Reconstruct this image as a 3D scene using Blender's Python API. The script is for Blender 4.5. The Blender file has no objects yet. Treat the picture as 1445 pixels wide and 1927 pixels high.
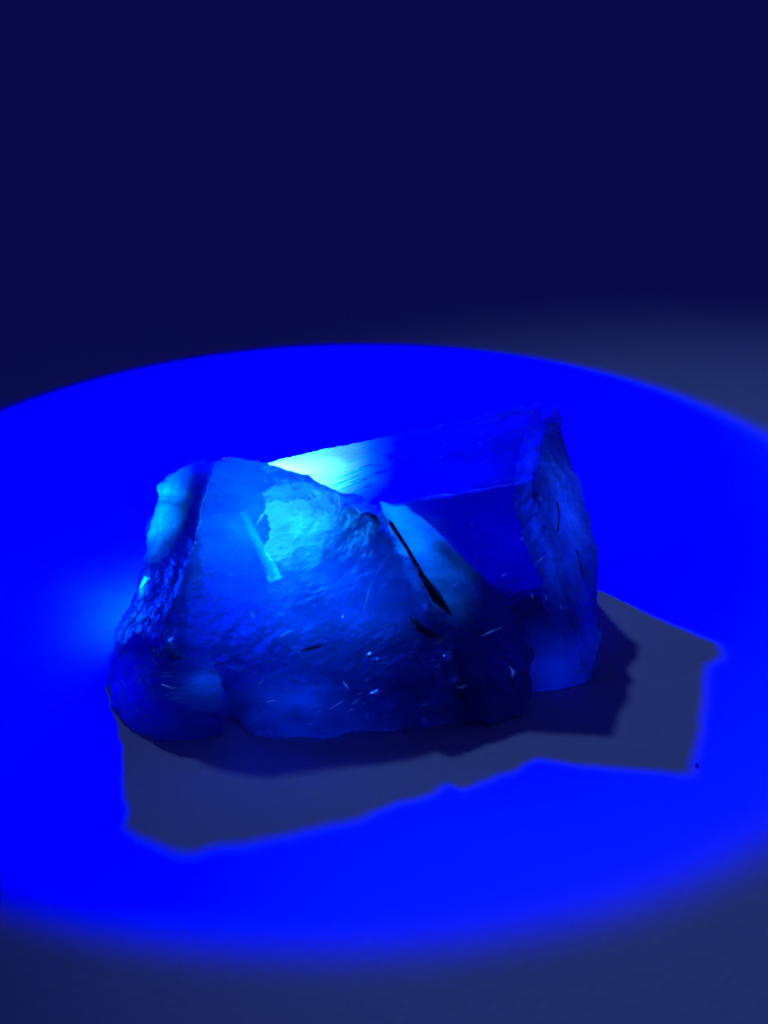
import bpy, bmesh, math
import numpy as np
from mathutils import Vector, Matrix

# ------------------------------------------------------------------ camera, world, lamps, exposure
CM = 0.01
W, H = 1445, 1927
PITCH, VFOV, DIST = math.radians(28), math.radians(36), 0.22
sc = bpy.context.scene
FPX = (H / 2) / math.tan(VFOV / 2)
c_r = np.array([1, 0, 0.0])
c_u = np.array([0, math.sin(PITCH), math.cos(PITCH)])
c_f = np.array([0, math.cos(PITCH), -math.sin(PITCH)])


def ray(x, y):
    d = (x - W / 2) / FPX * c_r - (y - H / 2) / FPX * c_u + c_f
    return d / np.linalg.norm(d)


CAM = -ray(722, 1130) * DIST * 100          # centimetres; the origin lies on the table under the crystal
cam_d = bpy.data.cameras.new('camera')
cam = bpy.data.objects.new('camera', cam_d)
sc.collection.objects.link(cam)
cam.location = Vector(CAM * CM)
cam.rotation_euler = (math.radians(90) - PITCH, 0, 0)
cam_d.sensor_fit = 'VERTICAL'
cam_d.sensor_height = 24
cam_d.lens = 12 / math.tan(VFOV / 2)
cam_d.clip_start = 0.005
cam_d.clip_end = 60
cam_d.dof.use_dof = True
cam_d.dof.focus_distance = 0.215
cam_d.dof.aperture_fstop = 22
sc.camera = cam

world = bpy.data.worlds.new('World')
sc.world = world
world.use_nodes = True
wb = world.node_tree.nodes['Background']
wb.inputs['Color'].default_value = (0.040, 0.045, 1.0, 1)
wb.inputs['Strength'].default_value = 0.15


def spot(name, loc, target, power, color, angle, blend, radius):
    d = bpy.data.lights.new(name, 'SPOT')
    o = bpy.data.objects.new(name, d)
    sc.collection.objects.link(o)
    o.location = Vector(loc) * CM
    o.rotation_euler = (Vector(target) - Vector(loc)).to_track_quat('-Z', 'Y').to_euler()
    d.energy = power
    d.use_nodes = True
    nt = d.node_tree
    em = nt.nodes['Emission']
    rgb = nt.nodes.new('ShaderNodeCombineXYZ')
    for k in range(3):
        rgb.inputs[k].default_value = color[k]
    nt.links.new(rgb.outputs[0], em.inputs['Color'])
    d.spot_size = math.radians(angle)
    d.spot_blend = blend
    d.shadow_soft_size = radius * CM
    return o


# narrow-band blue torch held just out of frame above the specimen.  A pure 450 nm
# line lies outside the sRGB gamut, so its linear red and green are slightly below zero.
TORCH = (-2.35, 4.89, 8.47)
torch = spot('blue_torch_lamp', TORCH, (-1.28, 2.87, 0), 3.4, (-0.012, -0.016, 1.0), 85.6, 0.09, 0.22)
# the torch throws a slightly oval beam
t_a = (Vector((-1.28, 2.87, 0)) - Vector(TORCH)).normalized()
t_u = t_a.cross(Vector((0, 0, 1))).normalized()
t_w = t_u.cross(t_a)
t_x = math.cos(0.1756) * t_u + math.sin(0.1756) * t_w
t_y = -math.sin(0.1756) * t_u + math.cos(0.1756) * t_w
torch.rotation_euler = Matrix((t_x, t_y, -t_a)).transposed().to_euler()
torch.scale = (1.0, 0.929, 1.0)
# weak grey room lamp far behind
spot('room_lamp', (-16, 34, 50), (9.0, -4.5, 0), 4.2, (0.15, 0.29, 0.92), 26, 0.75, 1.3)

sc.view_settings.view_transform = 'Standard'
sc.view_settings.look = 'None'
sc.view_settings.exposure = 0
sc.view_settings.gamma = 1
sc.view_settings.use_curve_mapping = False
sc.cycles.max_bounces = 16
sc.cycles.transmission_bounces = 12
sc.cycles.sample_clamp_indirect = 4.0
sc.cycles.blur_glossy = 0.6
sc.cycles.use_denoising = True
sc.cycles.volume_step_rate = 0.4


# ------------------------------------------------------------------ materials
def mat(name):
    m = bpy.data.materials.new(name)
    m.use_nodes = True
    nt = m.node_tree
    nt.nodes.clear()
    return m, nt, nt.nodes.new('ShaderNodeOutputMaterial')


def N(nt, kind, **kw):
    n = nt.nodes.new(kind)
    for k, v in kw.items():
        if k in n.inputs:
            n.inputs[k].default_value = v
        else:
            setattr(n, k, v)
    return n


def paper_material():
    m, nt, out = mat('matte_paper')
    tc = N(nt, 'ShaderNodeTexCoord')
    n1 = N(nt, 'ShaderNodeTexNoise', Scale=1100.0, Detail=5.0)
    n2 = N(nt, 'ShaderNodeTexNoise', Scale=45.0, Detail=5.0)
    ramp = N(nt, 'ShaderNodeMixRGB')
    ramp.inputs[1].default_value = (0.36, 0.36, 0.36, 1)
    ramp.inputs[2].default_value = (0.54, 0.53, 0.51, 1)
    mx = N(nt, 'ShaderNodeMath', operation='MULTIPLY_ADD')
    mx.inputs[1].default_value = 0.5
    nt.links.new(tc.outputs['Object'], n1.inputs['Vector'])
    nt.links.new(tc.outputs['Object'], n2.inputs['Vector'])
    nt.links.new(n1.outputs['Fac'], mx.inputs[0])
    half = N(nt, 'ShaderNodeMath', operation='MULTIPLY')
    half.inputs[1].default_value = 0.5
    nt.links.new(n2.outputs['Fac'], half.inputs[0])
    nt.links.new(half.outputs[0], mx.inputs[2])
    nt.links.new(mx.outputs[0], ramp.inputs[0])
    b = N(nt, 'ShaderNodeBump', Strength=0.5, Distance=0.0003)
    nt.links.new(n1.outputs['Fac'], b.inputs['Height'])
    p = N(nt, 'ShaderNodeBsdfPrincipled', Roughness=0.85)
    p.inputs['Specular IOR Level'].default_value = 0.15
    nt.links.new(ramp.outputs[0], p.inputs['Base Color'])
    nt.links.new(b.outputs[0], p.inputs['Normal'])
    nt.links.new(p.outputs[0], out.inputs['Surface'])
    return m


def crystal_material(name, clear=0.5, rough=0.22, radius=0.9, stretch=(0.45, 1, 1), turn=(0, 38, 0), bump=0.5, tint=(0.06, 0.34, 0.85), absorb=170.0):
    """cloudy translucent mineral: milky scattering body mixed with a frosted refracting skin"""
    m, nt, out = mat(name)
    tc = N(nt, 'ShaderNodeTexCoord')
    mp = N(nt, 'ShaderNodeMapping')
    mp.inputs['Scale'].default_value = stretch
    mp.inputs['Rotation'].default_value = [math.radians(v) for v in turn]
    nt.links.new(tc.outputs['Object'], mp.inputs['Vector'])
    big = N(nt, 'ShaderNodeTexNoise', Scale=70.0, Detail=6.0, Roughness=0.6, Distortion=0.6)
    fine = N(nt, 'ShaderNodeTexNoise', Scale=420.0, Detail=6.0, Roughness=0.65, Distortion=0.4)
    for n in (big, fine):
        nt.links.new(mp.outputs[0], n.inputs['Vector'])
    add = N(nt, 'ShaderNodeMath', operation='MULTIPLY_ADD')
    add.inputs[1].default_value = 0.5
    nt.links.new(fine.outputs['Fac'], add.inputs[0])
    nt.links.new(big.outputs['Fac'], add.inputs[2])
    # flaky cleavage steps, only where the face is worn
    snap = N(nt, 'ShaderNodeMath', operation='SNAP')
    snap.inputs[1].default_value = 0.09
    nt.links.new(add.outputs[0], snap.inputs[0])
    both = N(nt, 'ShaderNodeMath', operation='ADD')
    nt.links.new(add.outputs[0], both.inputs[0])
    nt.links.new(snap.outputs[0], both.inputs[1])
    wr = N(nt, 'ShaderNodeAttribute', attribute_name='wear')
    wst = N(nt, 'ShaderNodeMath', operation='MULTIPLY_ADD')
    wst.inputs[1].default_value = bump
    wst.inputs[2].default_value = bump * 0.03
    nt.links.new(wr.outputs['Fac'], wst.inputs[0])
    b = N(nt, 'ShaderNodeBump', Strength=bump, Distance=0.0024)
    nt.links.new(wst.outputs[0], b.inputs['Strength'])
    nt.links.new(both.outputs[0], b.inputs['Height'])
    p = N(nt, 'ShaderNodeBsdfPrincipled', Roughness=0.32, IOR=1.43)
    p.subsurface_method = 'RANDOM_WALK'
    p.inputs['Base Color'].default_value = (*tint, 1)
    p.inputs['Subsurface Weight'].default_value = 1.0
    p.inputs['Subsurface Radius'].default_value = (1, 1, 1)
    p.inputs['Subsurface Scale'].default_value = radius * CM
    g = N(nt, 'ShaderNodeBsdfGlass', Roughness=rough, IOR=1.43)
    g.inputs['Color'].default_value = (0.55, 0.88, 0.99, 1)
    nt.links.new(b.outputs[0], p.inputs['Normal'])
    nt.links.new(b.outputs[0], g.inputs['Normal'])
    # veils: cloudier and clearer patches in the stone
    mr = N(nt, 'ShaderNodeMapRange')
    mr.inputs['From Min'].default_value = 0.35
    mr.inputs['From Max'].default_value = 0.65
    mr.inputs['To Min'].default_value = max(0, clear - 0.18)
    mr.inputs['To Max'].default_value = min(1, clear + 0.18)
    nt.links.new(big.outputs['Fac'], mr.inputs['Value'])
    mix = N(nt, 'ShaderNodeMixShader')
    nt.links.new(mr.outputs[0], mix.inputs[0])
    nt.links.new(p.outputs[0], mix.inputs[1])
    nt.links.new(g.outputs[0], mix.inputs[2])
    nt.links.new(mix.outputs[0], out.inputs['Surface'])
    va = N(nt, 'ShaderNodeVolumeAbsorption', Color=(0.0, 0.62, 0.86, 1), Density=absorb)
    nt.links.new(va.outputs[0], out.inputs['Volume'])
    return m


def glow_material(name, color, strength):
    """clear volume giving off its own light, for painted reflections, glints and a fluorescent flake"""
    m, nt, out = mat(name)
    e = N(nt, 'ShaderNodeEmission', Color=(*color, 1), Strength=strength / CM)
    nt.links.new(e.outputs[0], out.inputs['Volume'])
    return m


def add_zones(m, zones, cloud=0.95):
    """glow painted into the stone: fluorescence and passing torch light, strongest in each middle.
    zones: (centre cm, radii cm, rotation deg, colour, strength per cm)"""
    nt = m.node_tree
    tc = N(nt, 'ShaderNodeTexCoord')
    total = None
    for c, r, rot, col, st in zones:
        mp = N(nt, 'ShaderNodeMapping', vector_type='TEXTURE')
        mp.inputs['Location'].default_value = Vector(c) * CM
        mp.inputs['Rotation'].default_value = [math.radians(v) for v in rot]
        mp.inputs['Scale'].default_value = Vector(r) * CM
        nt.links.new(tc.outputs['Object'], mp.inputs['Vector'])
        g = N(nt, 'ShaderNodeTexGradient', gradient_type='QUADRATIC_SPHERE')
        nt.links.new(mp.outputs[0], g.inputs['Vector'])
        sc_ = N(nt, 'ShaderNodeVectorMath', operation='SCALE')
        sc_.inputs[0].default_value = [v * st / CM for v in col]
        nt.links.new(g.outputs['Fac'], sc_.inputs['Scale'])
        if total is None:
            total = sc_
        else:
            ad = N(nt, 'ShaderNodeVectorMath', operation='ADD')
            nt.links.new(total.outputs[0], ad.inputs[0])
            nt.links.new(sc_.outputs[0], ad.inputs[1])
            total = ad
    # cloudy, streaky variation of the painted glow
    mp = N(nt, 'ShaderNodeMapping')
    mp.inputs['Rotation'].default_value = (0, math.radians(38), 0)
    mp.inputs['Scale'].default_value = (0.45, 1, 1)
    nt.links.new(tc.outputs['Object'], mp.inputs['Vector'])
    nz = N(nt, 'ShaderNodeTexNoise', Scale=260.0, Detail=4.0, Roughness=0.6, Distortion=0.5)
    nt.links.new(mp.outputs[0], nz.inputs['Vector'])
    mr = N(nt, 'ShaderNodeMapRange')
    mr.inputs['From Min'].default_value = 0.34
    mr.inputs['From Max'].default_value = 0.68
    mr.inputs['To Min'].default_value = 1.0 - cloud
    mr.inputs['To Max'].default_value = 1.0 + cloud
    nt.links.new(nz.outputs['Fac'], mr.inputs['Value'])
    e = N(nt, 'ShaderNodeEmission')
    nt.links.new(total.outputs[0], e.inputs['Color'])
    nt.links.new(mr.outputs[0], e.inputs['Strength'])
    out = next(n for n in nt.nodes if n.type == 'OUTPUT_MATERIAL')
    va = next(n for n in nt.nodes if n.type == 'VOLUME_ABSORPTION')
    ash = N(nt, 'ShaderNodeAddShader')
    nt.links.new(va.outputs[0], ash.inputs[0])
    nt.links.new(e.outputs[0], ash.inputs[1])
    nt.links.new(ash.outputs[0], out.inputs['Volume'])


# ------------------------------------------------------------------ helpers
def vnoise(P, seed=0):
    """gradient-free value noise, P in any unit, returns -1..1"""
    P = np.asarray(P, float) + 57.3 * (seed + 1)
    i = np.floor(P).astype(np.int64)
    f = P - i
    f = f * f * f * (f * (f * 6 - 15) + 10)
    res = 0
    for dx in (0, 1):
        for dy in (0, 1):
            for dz in (0, 1):
                h = ((i[:, 0] + dx) * 374761393 + (i[:, 1] + dy) * 668265263 + (i[:, 2] + dz) * 2147483647 + seed * 974711) & 0xffffffff
                h = ((h ^ (h >> 13)) * 1274126177) & 0xffffffff
                h = (h ^ (h >> 16)) & 0xffff
                w = (f[:, 0] if dx else 1 - f[:, 0]) * (f[:, 1] if dy else 1 - f[:, 1]) * (f[:, 2] if dz else 1 - f[:, 2])
                res = res + w * (h / 32767.5 - 1)
    return res


def fbm(P, seed=0, octaves=4, gain=0.5):
    a, s, r = 1.0, 1.0, 0
    for k in range(octaves):
        r = r + a * vnoise(P * s, seed + k * 7)
        a *= gain
        s *= 2.03
    return r


def at(px, py, y):
    """the point on the sight line of a photo pixel at depth y (cm)"""
    d = ray(px, py)
    return tuple(CAM + d * ((y - CAM[1]) / d[1]))


def link(name, me, material, parent):
    o = bpy.data.objects.new(name, me)
    sc.collection.objects.link(o)
    me.materials.clear()
    me.materials.append(material)
    o.parent = parent
    return o


def hull_mesh(groups):
    bm = bmesh.new()
    for pts in groups:
        vs = [bm.verts.new(Vector(p) * CM) for p in pts]
        r = bmesh.ops.convex_hull(bm, input=vs)
        junk = list({e for e in r['geom_interior'] + r['geom_unused'] if isinstance(e, bmesh.types.BMVert) and e.is_valid})
        bmesh.ops.delete(bm, geom=junk, context='VERTS')
    bmesh.ops.recalc_face_normals(bm, faces=bm.faces)
    me = bpy.data.meshes.new('hull')
    bm.to_mesh(me)
    bm.free()
    return me


def stone(name, groups, voxel, shape, material, parent, chip=0.09):
    """convex growth bodies fused into one skin, then weathered by shape(P cm, N) -> offset cm"""
    me = hull_mesh(groups)
    tmp = bpy.data.objects.new('tmp', me)
    sc.collection.objects.link(tmp)
    md = tmp.modifiers.new('r', 'REMESH')
    md.mode = 'VOXEL'
    md.voxel_size = voxel * CM
    dg = bpy.context.evaluated_depsgraph_get()
    dg.update()
    out = bpy.data.meshes.new_from_object(tmp.evaluated_get(dg))
    bpy.data.objects.remove(tmp)
    bpy.data.meshes.remove(me)
    n = len(out.vertices)
    co = np.empty(n * 3)
    no = np.empty(n * 3)
    out.vertices.foreach_get('co', co)
    out.vertex_normals.foreach_get('vector', no)
    P = co.reshape(-1, 3) / CM
    Nn = no.reshape(-1, 3)
    ne = len(out.edges)
    ed = np.empty(ne * 2, np.int32)
    out.edges.foreach_get('vertices', ed)
    ed = ed.reshape(-1, 2)
    deg = np.bincount(ed.ravel(), minlength=n).astype(float)[:, None]
    S = P.copy()
    for _ in range(14):                      # how far each point stands proud of its smoothed surroundings
        acc = np.zeros_like(S)
        for k in range(3):
            acc[:, k] = np.bincount(ed[:, 0], S[ed[:, 1], k], n) + np.bincount(ed[:, 1], S[ed[:, 0], k], n)
        S = 0.5 * S + 0.5 * acc / deg
    edge = np.clip(((P - S) * Nn).sum(1) / (voxel * 1.2), 0, 1)
    chips = np.maximum(fbm(P * 5.0, 91, 4) + 0.15, 0)
    off, wear = shape(P, Nn)
    P = P + Nn * (off - chip * edge * chips)[:, None]
    at_ = out.attributes.new('wear', 'FLOAT', 'POINT')
    at_.data.foreach_set('value', np.clip(wear + 0.8 * edge, 0, 1).astype(np.float32))
    P[:, 2] = np.maximum(P[:, 2], 0.004)
    out.vertices.foreach_set('co', (P * CM).ravel())
    out.polygons.foreach_set('use_smooth', np.ones(len(out.polygons), bool))
    out.update()
    out.name = name
    return link(name, out, material, parent)


def smooth(x, a, b):
    t = np.clip((x - a) / (b - a), 0, 1)
    return t * t * (3 - 2 * t)


def streak(P, along, across, seed):
    """coordinates stretched along a direction: cleavage lamellae"""
    d = np.array(along, float); d /= np.linalg.norm(d)
    t = P @ d
    return (P - np.outer(t, d)) * across + np.outer(t, d) * across * 0.22


def flakes(P, seed, freq, steps=4):
    f = fbm(P * freq, seed, 3)
    q = np.floor(f * steps) / steps
    r = f * steps - np.floor(f * steps)
    return q + smooth(r, 0.75, 1.0) / steps


# ------------------------------------------------------------------ the surface it lies on
bm = bmesh.new()
bmesh.ops.create_grid(bm, x_segments=1, y_segments=1, size=4.0)
me = bpy.data.meshes.new('table_surface')
bm.to_mesh(me); bm.free()
ground = link('table_surface', me, paper_material(), None)
ground['kind'] = 'structure'

# ------------------------------------------------------------------ the crystal
M_front = crystal_material('cloudy_crystal', clear=0.80, rough=0.11, radius=0.4, bump=0.9, absorb=150)
M_rear = crystal_material('clear_crystal', clear=0.62, rough=0.22, radius=0.35, bump=0.5, absorb=300, tint=(0.01, 0.05, 0.13))
M_wedge = crystal_material('frosted_crystal', clear=0.70, rough=0.20, radius=0.3, bump=1.0, absorb=190, tint=(0.02, 0.15, 0.40), stretch=(1, 1, 0.4), turn=(0, 35, 0))

M_end = crystal_material('end_crystal', stretch=(1, 1, 0.3), turn=(0, -8, 0), clear=0.42, rough=0.3, radius=0.35, bump=0.8, absorb=160)
M_ledge = crystal_material('ledge_crystal', clear=0.82, rough=0.10, radius=0.4, bump=1.0, absorb=190, tint=(0.02, 0.2, 0.55))
M_knob = crystal_material('glassy_crystal', clear=0.62, rough=0.10, radius=0.6, bump=0.7, absorb=150, tint=(0.02, 0.18, 0.75))
M_side = crystal_material('streaky_crystal', stretch=(1, 1, 0.35), turn=(0, -15, 0), clear=0.6, rough=0.10, radius=0.4, bump=0.8, absorb=600, tint=(0.02, 0.2, 0.7))

root = bpy.data.objects.new('crystal_cluster', None)
sc.collection.objects.link(root)
root['label'] = 'blue glowing translucent crystal cluster with a bright cyan tip on pale paper'
root['category'] = 'crystal'

front_pts = [at(398, 862, -1.68), at(430, 853, -1.62), at(500, 866, -1.60),
             at(600, 903, -1.60), at(692, 938, -1.60), at(708, 941, -1.62),
             at(385, 960, -1.98), at(352, 1060, -2.25), at(343, 1150, -2.50), at(300, 1245, -2.80), at(412, 1254, -2.92), at(520, 1286, -2.98), at(620, 1308, -3.02),
             at(770, 1050, -2.10), at(836, 1165, -2.48), at(880, 1330, -2.95),
             (-2.3, -0.5, 1.9), (-0.5, -0.6, 1.6), (0.3, -0.8, 1.5),
             (-2.5, -0.5, 0), (-2.5, -2.2, 0), (-2.4, -2.45, 0.0), (-0.6, -2.5, 0.0), (0.9, -2.6, 0.0), (0.9, -0.6, 0)]


def front_shape(P, Nn):
    low = smooth(-P[:, 2], -1.7, -0.9)
    right = smooth(P[:, 0], -0.75, 0.2)
    amt = np.clip(0.22 + 0.8 * np.maximum(low, right), 0, 1)
    Q = streak(P, (0.75, -0.2, 0.62), 3.4, 0)
    d = 0.030 * fbm(P * 1.3, 3, 3) + amt * (0.12 * flakes(Q, 11, 0.75, 4) + 0.075 * flakes(Q, 15, 1.7, 3) + 0.040 * fbm(Q * 2.4, 21, 4, 0.6))
    pit = np.maximum(fbm(P * 2.2, 27, 3) - 0.55, 0)
    return d - 0.02 - 0.18 * pit * amt, amt - 0.2


stone('front_crystal', [front_pts], 0.016, front_shape, M_front, root)

side_pts = [at(302, 905, -1.77), at(330, 880, -1.75), at(385, 857, -1.70), at(404, 866, -1.70), at(379, 960, -1.97), at(346, 1060, -2.25),
            at(336, 1150, -2.48), at(298, 1240, -2.78), at(286, 985, -1.75), at(268, 1040, -1.8), at(252, 1120, -1.95), at(240, 1170, -1.75), at(215, 1235, -1.75),
            (-2.98, -0.1, 1.3), (-2.3, -0.5, 1.8), (-3.1, 0.0, 0), (-3.25, -2.1, 0), (-2.5, -2.3, 0.05)]


def side_shape(P, Nn):
    left = smooth(-Nn[:, 0], 0.25, 0.7)
    Q = streak(P, (0.35, -0.45, 0.85), 4.5, 0)
    low = smooth(-P[:, 2], -2.2, -1.3)
    return 0.02 * fbm(P * 1.3, 4, 3) + (0.3 + 0.7 * np.maximum(left, low)) * (0.10 * flakes(Q, 31, 0.7, 4) + 0.03 * fbm(Q * 2.2, 35, 4, 0.6)) - 0.02, 0.15 + 0.85 * np.maximum(left, low)


stone('side_crystal', [side_pts], 0.016, side_shape, M_side, root)

rear_pts = [at(1040, 757, 0.80), at(1012, 753, 0.80), at(500, 866, 0.50), at(1000, 906, -1.34), at(875, 926, -1.36),
            (-1.5, -1.15, 1.88), at(1056, 806, 0.55), at(1086, 925, 0.10), at(1128, 1030, -0.45),
            at(1012, 1000, -1.50), at(1042, 1090, -1.68), at(1078, 1185, -1.92), at(1112, 1180, -1.0), at(1124, 1245, -1.85),
            at(1122, 1270, -1.98), at(1100, 1296, -2.10), at(1045, 1310, -2.25), (1.2, -2.3, 0.02), (-1.4, -1.6, 0),
            (2.75, 0.6, 0.02), (-1.5, 0.5, 0)]


def rear_shape(P, Nn):
    Qt = streak(P, (0.9, 0.5, 0.2), 4.0, 0)
    d = 0.012 * fbm(P * 1.2, 5, 3) + 0.012 * flakes(Qt, 15, 0.7, 3)
    return d - 0.015, np.clip(0.5 * fbm(Qt * 0.8, 17, 3) - 0.05, 0, 0.6)


stone('rear_crystal', [rear_pts], 0.016, rear_shape, M_rear, root, 0.05)

# rough streaky slab that closes the right-hand end
end_f = [at(1036, 762, 0.70), at(1003, 905, -1.30), at(1000, 950, -1.40), at(1014, 1000, -1.48), at(1042, 1090, -1.66), at(1078, 1185, -1.90), at(1100, 1260, -2.05)]
end_b = [at(1046, 770, 0.72), at(1060, 806, 0.55), at(1090, 925, 0.10), at(1118, 1000, -0.3), at(1129, 1036, -0.5), at(1112, 1100, -0.8), at(1113, 1180, -1.0), at(1126, 1245, -1.80), at(1126, 1268, -1.95)]
end_pts = end_f + end_b + [tuple(np.array(p) + (-0.25, 0.15, -0.05)) for p in end_f]


def end_shape(P, Nn):
    Q = streak(P, (0.22, -0.25, 1.0), 4.2, 0)
    d = 0.02 * fbm(P * 1.3, 6, 3) + 0.065 * flakes(Q, 41, 0.7, 4) + 0.03 * fbm(Q * 1.8, 45, 4, 0.6)
    crack = np.maximum(0.10 - np.abs(fbm(Q * 0.6, 47, 2)), 0) / 0.10
    return d - 0.07 * crack - 0.03, 0.8 + 0 * P[:, 0]


stone('end_slab', [end_pts], 0.016, end_shape, M_end, root, 0.05)

wedge_pts = [at(708, 939, -1.64), at(765, 946, -1.58), at(900, 1080, -1.93), at(1003, 1198, -2.20), at(1006, 1230, -2.22),
             at(868, 1162, -2.40), at(785, 1035, -1.98), at(985, 1355, -2.85), at(900, 1350, -3.00), at(965, 1260, -2.55),
             (0.2, -1.05, 1.7), (1.5, -1.5, 0.9), (1.75, -1.9, 0.02), (0.9, -1.9, 0), (1.0, -2.9, 0.02)]


def wedge_shape(P, Nn):
    Q = streak(P, (0.6, -0.3, -0.75), 4.5, 0)
    low = smooth(-P[:, 2], -1.3, -0.6)
    return 0.015 * fbm(P * 1.6, 8, 3) + (0.030 + 0.06 * low) * flakes(Q, 51, 1.0, 4) + 0.014 * fbm(Q * 2.5, 55, 3) - 0.01, 0.75 + 0.25 * low


stone('wedge_crystal', [wedge_pts], 0.016, wedge_shape, M_wedge, root)

knob_pts = [at(195, 1280, -2.05), at(206, 1240, -1.85), at(250, 1178, -2.0), at(213, 1338, -2.70), at(245, 1380, -3.08), at(300, 1396, -3.25),
            at(420, 1392, -3.20), at(430, 1340, -3.15), at(414, 1264, -3.02), at(395, 1256, -3.0), at(300, 1240, -2.80), at(264, 1290, -2.45),
            at(305, 1335, -3.18), at(405, 1325, -3.25), (-2.0, -2.3, 0), (-3.2, -1.6, 0), (-2.1, -2.3, 0.8)]


def knob_shape(P, Nn):
    Q = streak(P, (0.9, -0.1, 0.15), 3.5, 0)
    return 0.03 * fbm(P * 1.5, 9, 3) + 0.08 * flakes(Q, 61, 0.8, 3) - 0.03, 0.45 + 0.4 * fbm(P * 1.5, 65, 2)


stone('corner_knob', [knob_pts], 0.016, knob_shape, M_knob, root)

ledge_pts = [at(486, 1300, -3.02), at(474, 1345, -3.10), at(470, 1385, -3.17), at(560, 1298, -3.06), at(640, 1300, -3.14), at(600, 1389, -3.26),
             at(760, 1375, -3.15), at(800, 1300, -3.0), at(930, 1350, -3.0), (-2.3, -2.3, 0), (0.9, -2.4, 0), (-2.3, -2.3, 0.7), (-1.75, -2.6, 0.02), (0.9, -2.4, 0.6)]


def ledge_shape(P, Nn):
    Q = streak(P, (0.9, -0.15, 0.4), 4.0, 0)
    return 0.02 * fbm(P * 1.5, 19, 3) + 0.06 * flakes(Q, 71, 0.6, 4) + 0.015 * fbm(Q * 2, 75, 3) - 0.02, 0.8 + 0 * P[:, 0]


stone('base_ledge', [ledge_pts], 0.016, ledge_shape, M_ledge, root)


# ------------------------------------------------------------------ painted glow inside the stone: fluorescence, reflections, torch light
def zone(name, pts, color, strength, parent):
    me = hull_mesh([pts])
    return link(name, me, glow_material(name, color, strength), parent)


OB = {o.name: o for o in root.children}
FR, SI = OB['front_crystal'], OB['side_crystal']
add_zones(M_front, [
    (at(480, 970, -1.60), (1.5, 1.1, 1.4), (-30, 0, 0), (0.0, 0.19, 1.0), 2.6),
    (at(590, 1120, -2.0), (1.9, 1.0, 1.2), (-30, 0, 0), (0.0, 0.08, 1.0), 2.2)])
zone('painted_reflection_band', [at(450, 965, -1.88), at(462, 960, -1.88), at(532, 1088, -2.25), at(506, 1100, -2.27), at(455, 965, -1.80), at(530, 1088, -1.95)], (0.0, 0.55, 1.0), 4.5, FR)  # bands stand for internal reflections, painted as glow
zone('painted_reflection_band', [at(535, 968, -1.88), at(618, 975, -1.88), at(608, 1055, -2.14), at(572, 1084, -2.22), at(548, 975, -1.75), at(595, 1060, -2.02)], (0.0, 0.60, 1.0), 2.4, FR)
# glow of the entering beam, painted under the top facet, brightest at its thin end
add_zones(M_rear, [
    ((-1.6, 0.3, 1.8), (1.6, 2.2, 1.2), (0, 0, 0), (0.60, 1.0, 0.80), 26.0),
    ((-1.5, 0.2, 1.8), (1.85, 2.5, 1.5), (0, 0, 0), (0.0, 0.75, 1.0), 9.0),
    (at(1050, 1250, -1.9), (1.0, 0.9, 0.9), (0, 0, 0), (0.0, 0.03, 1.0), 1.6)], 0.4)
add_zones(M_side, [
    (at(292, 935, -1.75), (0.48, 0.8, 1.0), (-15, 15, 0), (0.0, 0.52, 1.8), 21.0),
    ((-3.25, -0.3, 0.8), (0.5, 1.2, 1.1), (0, 0, 0), (0.0, 0.80, 1.0), 110.0)])  # second zone: hidden glow added to light the paper
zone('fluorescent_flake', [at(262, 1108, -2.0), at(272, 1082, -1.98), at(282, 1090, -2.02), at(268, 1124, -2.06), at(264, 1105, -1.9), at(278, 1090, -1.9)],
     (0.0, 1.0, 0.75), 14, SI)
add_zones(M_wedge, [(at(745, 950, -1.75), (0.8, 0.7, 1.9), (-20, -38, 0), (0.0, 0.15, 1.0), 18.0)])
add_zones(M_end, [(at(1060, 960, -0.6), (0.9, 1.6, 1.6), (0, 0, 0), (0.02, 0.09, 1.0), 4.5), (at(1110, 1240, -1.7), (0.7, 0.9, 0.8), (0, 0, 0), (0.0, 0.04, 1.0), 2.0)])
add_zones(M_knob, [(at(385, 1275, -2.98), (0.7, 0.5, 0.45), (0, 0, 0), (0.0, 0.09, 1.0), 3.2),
                    (at(235, 1290, -2.3), (0.8, 0.8, 0.8), (0, 0, 0), (0.0, 0.0, 1.0), 2.0)])  # blue zone: torch light passing through, painted as glow
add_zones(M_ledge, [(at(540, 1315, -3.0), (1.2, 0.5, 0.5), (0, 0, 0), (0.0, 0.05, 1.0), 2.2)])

# ------------------------------------------------------------------ cracks and painted glints on the visible faces
from mathutils.bvhtree import BVHTree
trees = []
for o in (OB['front_crystal'], OB['side_crystal'], OB['rear_crystal'], OB['wedge_crystal'], OB['corner_knob'], OB['base_ledge'], OB['end_slab']):
    me = o.data
    trees.append((o, BVHTree.FromPolygons([v.co for v in me.vertices], [tuple(p.vertices) for p in me.polygons])))


def hit(px, py):
    """the crystal surface on that sight line: owner, point (m), normal"""
    best = None
    o_, d_ = Vector(CAM * CM), Vector(ray(px, py))
    for o, t in trees:
        loc, nor, idx, dist = t.ray_cast(o_, d_)
        if loc is not None and (best is None or dist < best[3]):
            best = (o, loc, nor, dist)
    return best


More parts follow.
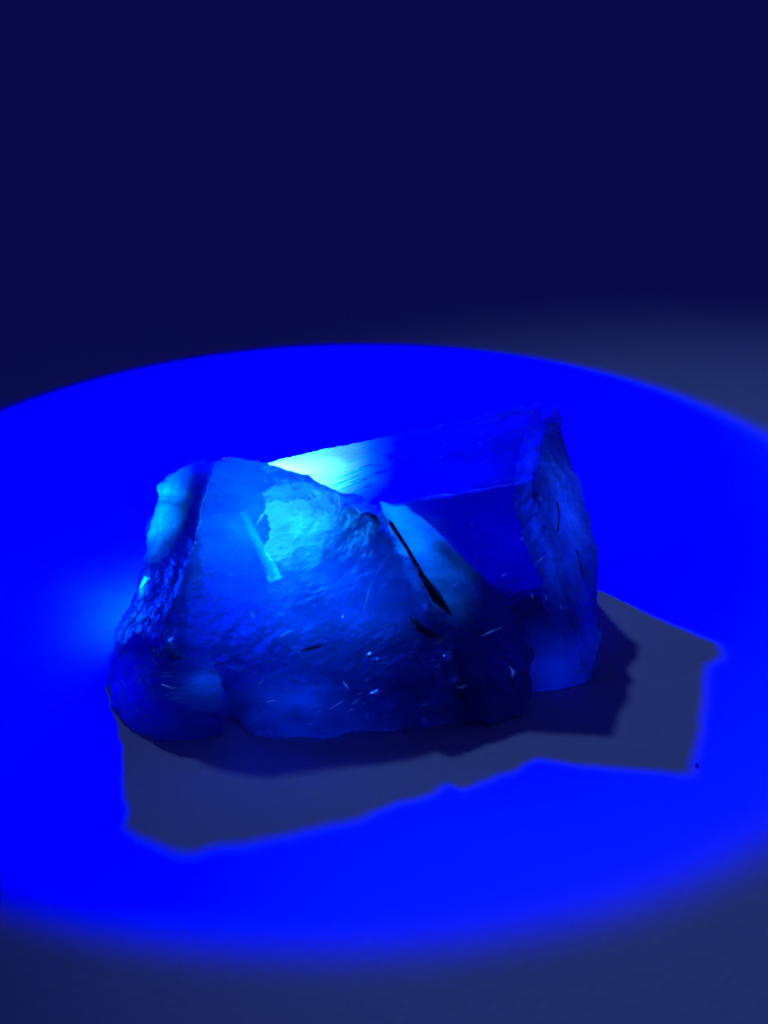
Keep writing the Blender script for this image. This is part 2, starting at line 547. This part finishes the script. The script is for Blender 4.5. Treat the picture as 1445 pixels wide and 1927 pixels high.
def sliver(name, line, widths, material, lift, depth):
    """a thin lens-shaped painted glint or dark fissure following the surface along a line of points"""
    rows, owner = [], None
    for k, (px, py) in enumerate(line):
        h = hit(px, py)
        if h is None:
            return None
        owner = owner or h[0]
        rows.append((h[1], h[2]))
    pts = [r[0] for r in rows]
    vs, fs = [], []
    for k, (p, nrm) in enumerate(rows):
        t = (pts[min(k + 1, len(pts) - 1)] - pts[max(k - 1, 0)]).normalized()
        side = t.cross(nrm).normalized()
        w = widths[k] * CM
        b = len(vs)
        vs += [p + side * w, p + nrm * lift * CM, p - side * w, p - nrm * depth * CM]
        if k:
            for j in range(4):
                fs.append((b - 4 + j, b - 4 + (j + 1) % 4, b + (j + 1) % 4, b + j))
    fs += [(0, 1, 2, 3), tuple(range(len(vs) - 4, len(vs)))]
    me = bpy.data.meshes.new(name)
    me.from_pydata(vs, [], fs)
    bm = bmesh.new(); bm.from_mesh(me)
    bmesh.ops.recalc_face_normals(bm, faces=bm.faces)
    bm.to_mesh(me); bm.free()
    return link(name, me, material, owner)


def simple_material(name, base, rough, transl=0.0):
    m, nt, out = mat(name)
    tc = N(nt, 'ShaderNodeTexCoord')
    n = N(nt, 'ShaderNodeTexNoise', Scale=900.0, Detail=4.0)
    nt.links.new(tc.outputs['Object'], n.inputs['Vector'])
    bmp = N(nt, 'ShaderNodeBump', Strength=0.6, Distance=0.0003)
    nt.links.new(n.outputs['Fac'], bmp.inputs['Height'])
    p = N(nt, 'ShaderNodeBsdfPrincipled', Roughness=rough)
    p.inputs['Base Color'].default_value = (*base, 1)
    nt.links.new(bmp.outputs[0], p.inputs['Normal'])
    if transl:
        tr = N(nt, 'ShaderNodeBsdfTranslucent', Color=(*base, 1))
        mx = N(nt, 'ShaderNodeMixShader', Fac=transl)
        nt.links.new(p.outputs[0], mx.inputs[1])
        nt.links.new(tr.outputs[0], mx.inputs[2])
        nt.links.new(mx.outputs[0], out.inputs['Surface'])
    else:
        nt.links.new(p.outputs[0], out.inputs['Surface'])
    return m


M_dark = simple_material('crack_shade_and_dust', (0.01, 0.012, 0.03), 0.6)  # shade of the cracks as a dark colour, shared with the dust grain
M_fleck = glow_material('dim_painted_glint', (0.04, 0.16, 1.0), 16)  # glints of chipped edges, painted as glow
M_fleck_near = glow_material('near_painted_glint', (0.0, 0.30, 1.0), 26)

sliver('fissure', [(706, 944), (735, 985), (765, 1030), (795, 1085), (822, 1125), (850, 1158)], [0.01, 0.03, 0.025, 0.04, 0.075, 0.01], M_dark, 0.012, 0.05)
sliver('fissure', [(772, 1162), (790, 1182), (812, 1196), (836, 1206)], [0.01, 0.06, 0.05, 0.01], M_dark, 0.012, 0.05)
sliver('fissure', [(676, 972), (690, 966), (706, 974), (718, 990)], [0.01, 0.025, 0.03, 0.01], M_dark, 0.01, 0.04)
sliver('fissure', [(566, 1226), (590, 1219), (614, 1212)], [0.01, 0.025, 0.01], M_dark, 0.01, 0.03)
sliver('fissure', [(1048, 945), (1052, 970), (1049, 1000)], [0.005, 0.02, 0.005], M_dark, 0.01, 0.03)
sliver('fissure', [(1085, 1035), (1092, 1065), (1096, 1085)], [0.005, 0.02, 0.005], M_dark, 0.01, 0.03)
for line, w in [([(699, 1092), (692, 1120), (684, 1152)], 0.008), ([(905, 1197), (925, 1188), (946, 1180)], 0.012),
                ([(858, 1293), (868, 1294), (882, 1287)], 0.008), ([(645, 1282), (651, 1290), (656, 1296)], 0.02),
                ([(958, 1254), (966, 1264), (963, 1274)], 0.03), ([(590, 1116), (606, 1108), (620, 1104)], 0.022),
                ([(574, 1110), (586, 1098), (592, 1094)], 0.018), ([(525, 1200), (536, 1192), (548, 1186)], 0.012),
                ([(470, 1150), (476, 1158), (479, 1164)], 0.02), ([(618, 1336), (634, 1326), (648, 1318)], 0.012),
                ([(660, 1326), (670, 1320), (678, 1314)], 0.008), ([(500, 1322), (512, 1318), (522, 1320)], 0.012),
                ([(775, 1160), (779, 1170), (781, 1180)], 0.008), ([(606, 960), (614, 968), (618, 974)], 0.02),
                ([(978, 1016), (986, 1010)], 0.012), ([(1006, 1062), (1016, 1054), (1024, 1046)], 0.010),
                ([(1000, 1118), (1003, 1128)], 0.012), ([(945, 1084), (954, 1078)], 0.015),
                ([(825, 842), (838, 836), (850, 835)], 0.008), ([(810, 868), (824, 862), (838, 857)], 0.007),
                ([(880, 815), (892, 810), (904, 806)], 0.007)]:
    ws = [0.25 * w] + [w] * (len(line) - 2) + [0.25 * w] if len(line) > 2 else [w, 0.3 * w]
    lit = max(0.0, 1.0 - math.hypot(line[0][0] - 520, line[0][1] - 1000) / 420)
    sliver('painted_glint', line, ws, M_fleck if lit < 0.45 else M_fleck_near, 0.012, 0.012)

# finer painted glints of chips scattered along the cleavage direction of the front, wedge and end faces
rng = np.random.default_rng(21)
M_glint_faint = glow_material('faint_painted_glint', (0.02, 0.13, 1.0), 11)
for x0, x1, y0, y1, n, ang in ((430, 700, 1080, 1240, 26, -32), (480, 860, 1230, 1370, 26, -24), (560, 640, 1050, 1130, 9, -40),
                               (775, 900, 985, 1130, 16, -55), (1010, 1100, 850, 1200, 14, 80), (700, 980, 800, 880, 12, -20), (250, 330, 1090, 1230, 12, -55)):
    for k in range(n):
        px, py = rng.uniform(x0, x1), rng.uniform(y0, y1)
        a_ = math.radians(ang + rng.normal(0, 14))
        ln = rng.uniform(3, 9)
        w = rng.uniform(0.004, 0.011)
        dx, dy = math.cos(a_) * ln, math.sin(a_) * ln
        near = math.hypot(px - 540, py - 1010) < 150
        sliver('painted_glint', [(px - dx, py - dy), (px + rng.normal(0, 1), py + rng.normal(0, 1)), (px + dx, py + dy)],
               [0.2 * w, w, 0.2 * w], M_fleck_near if near else (M_fleck if k % 4 == 0 else M_glint_faint), 0.010, 0.010)

for k, txt in (('rear_crystal', 'clear deep blue block whose end glows white and cyan'), ('wedge_crystal', 'slanting frosted wedge beside a dark crack'),
               ('end_slab', 'rough streaky blue end face'), ('corner_knob', 'smooth dark blue lump at the foot')):
    OB[k]['label'] = txt

# one grain of dirt on the paper
g = CAM + ray(1310, 1443) * (-CAM[2] / ray(1310, 1443)[2])
rng = np.random.default_rng(4)
grain = hull_mesh([[tuple(g + np.array([0, 0, 0.015]) + v) for v in (rng.random((14, 3)) - 0.5) * (0.045, 0.07, 0.03)]])
grain = link('dust_grain', grain, M_dark, None)
grain['label'] = 'tiny dark speck of dust on the paper at the corner of the shadow'
grain['category'] = 'dust'
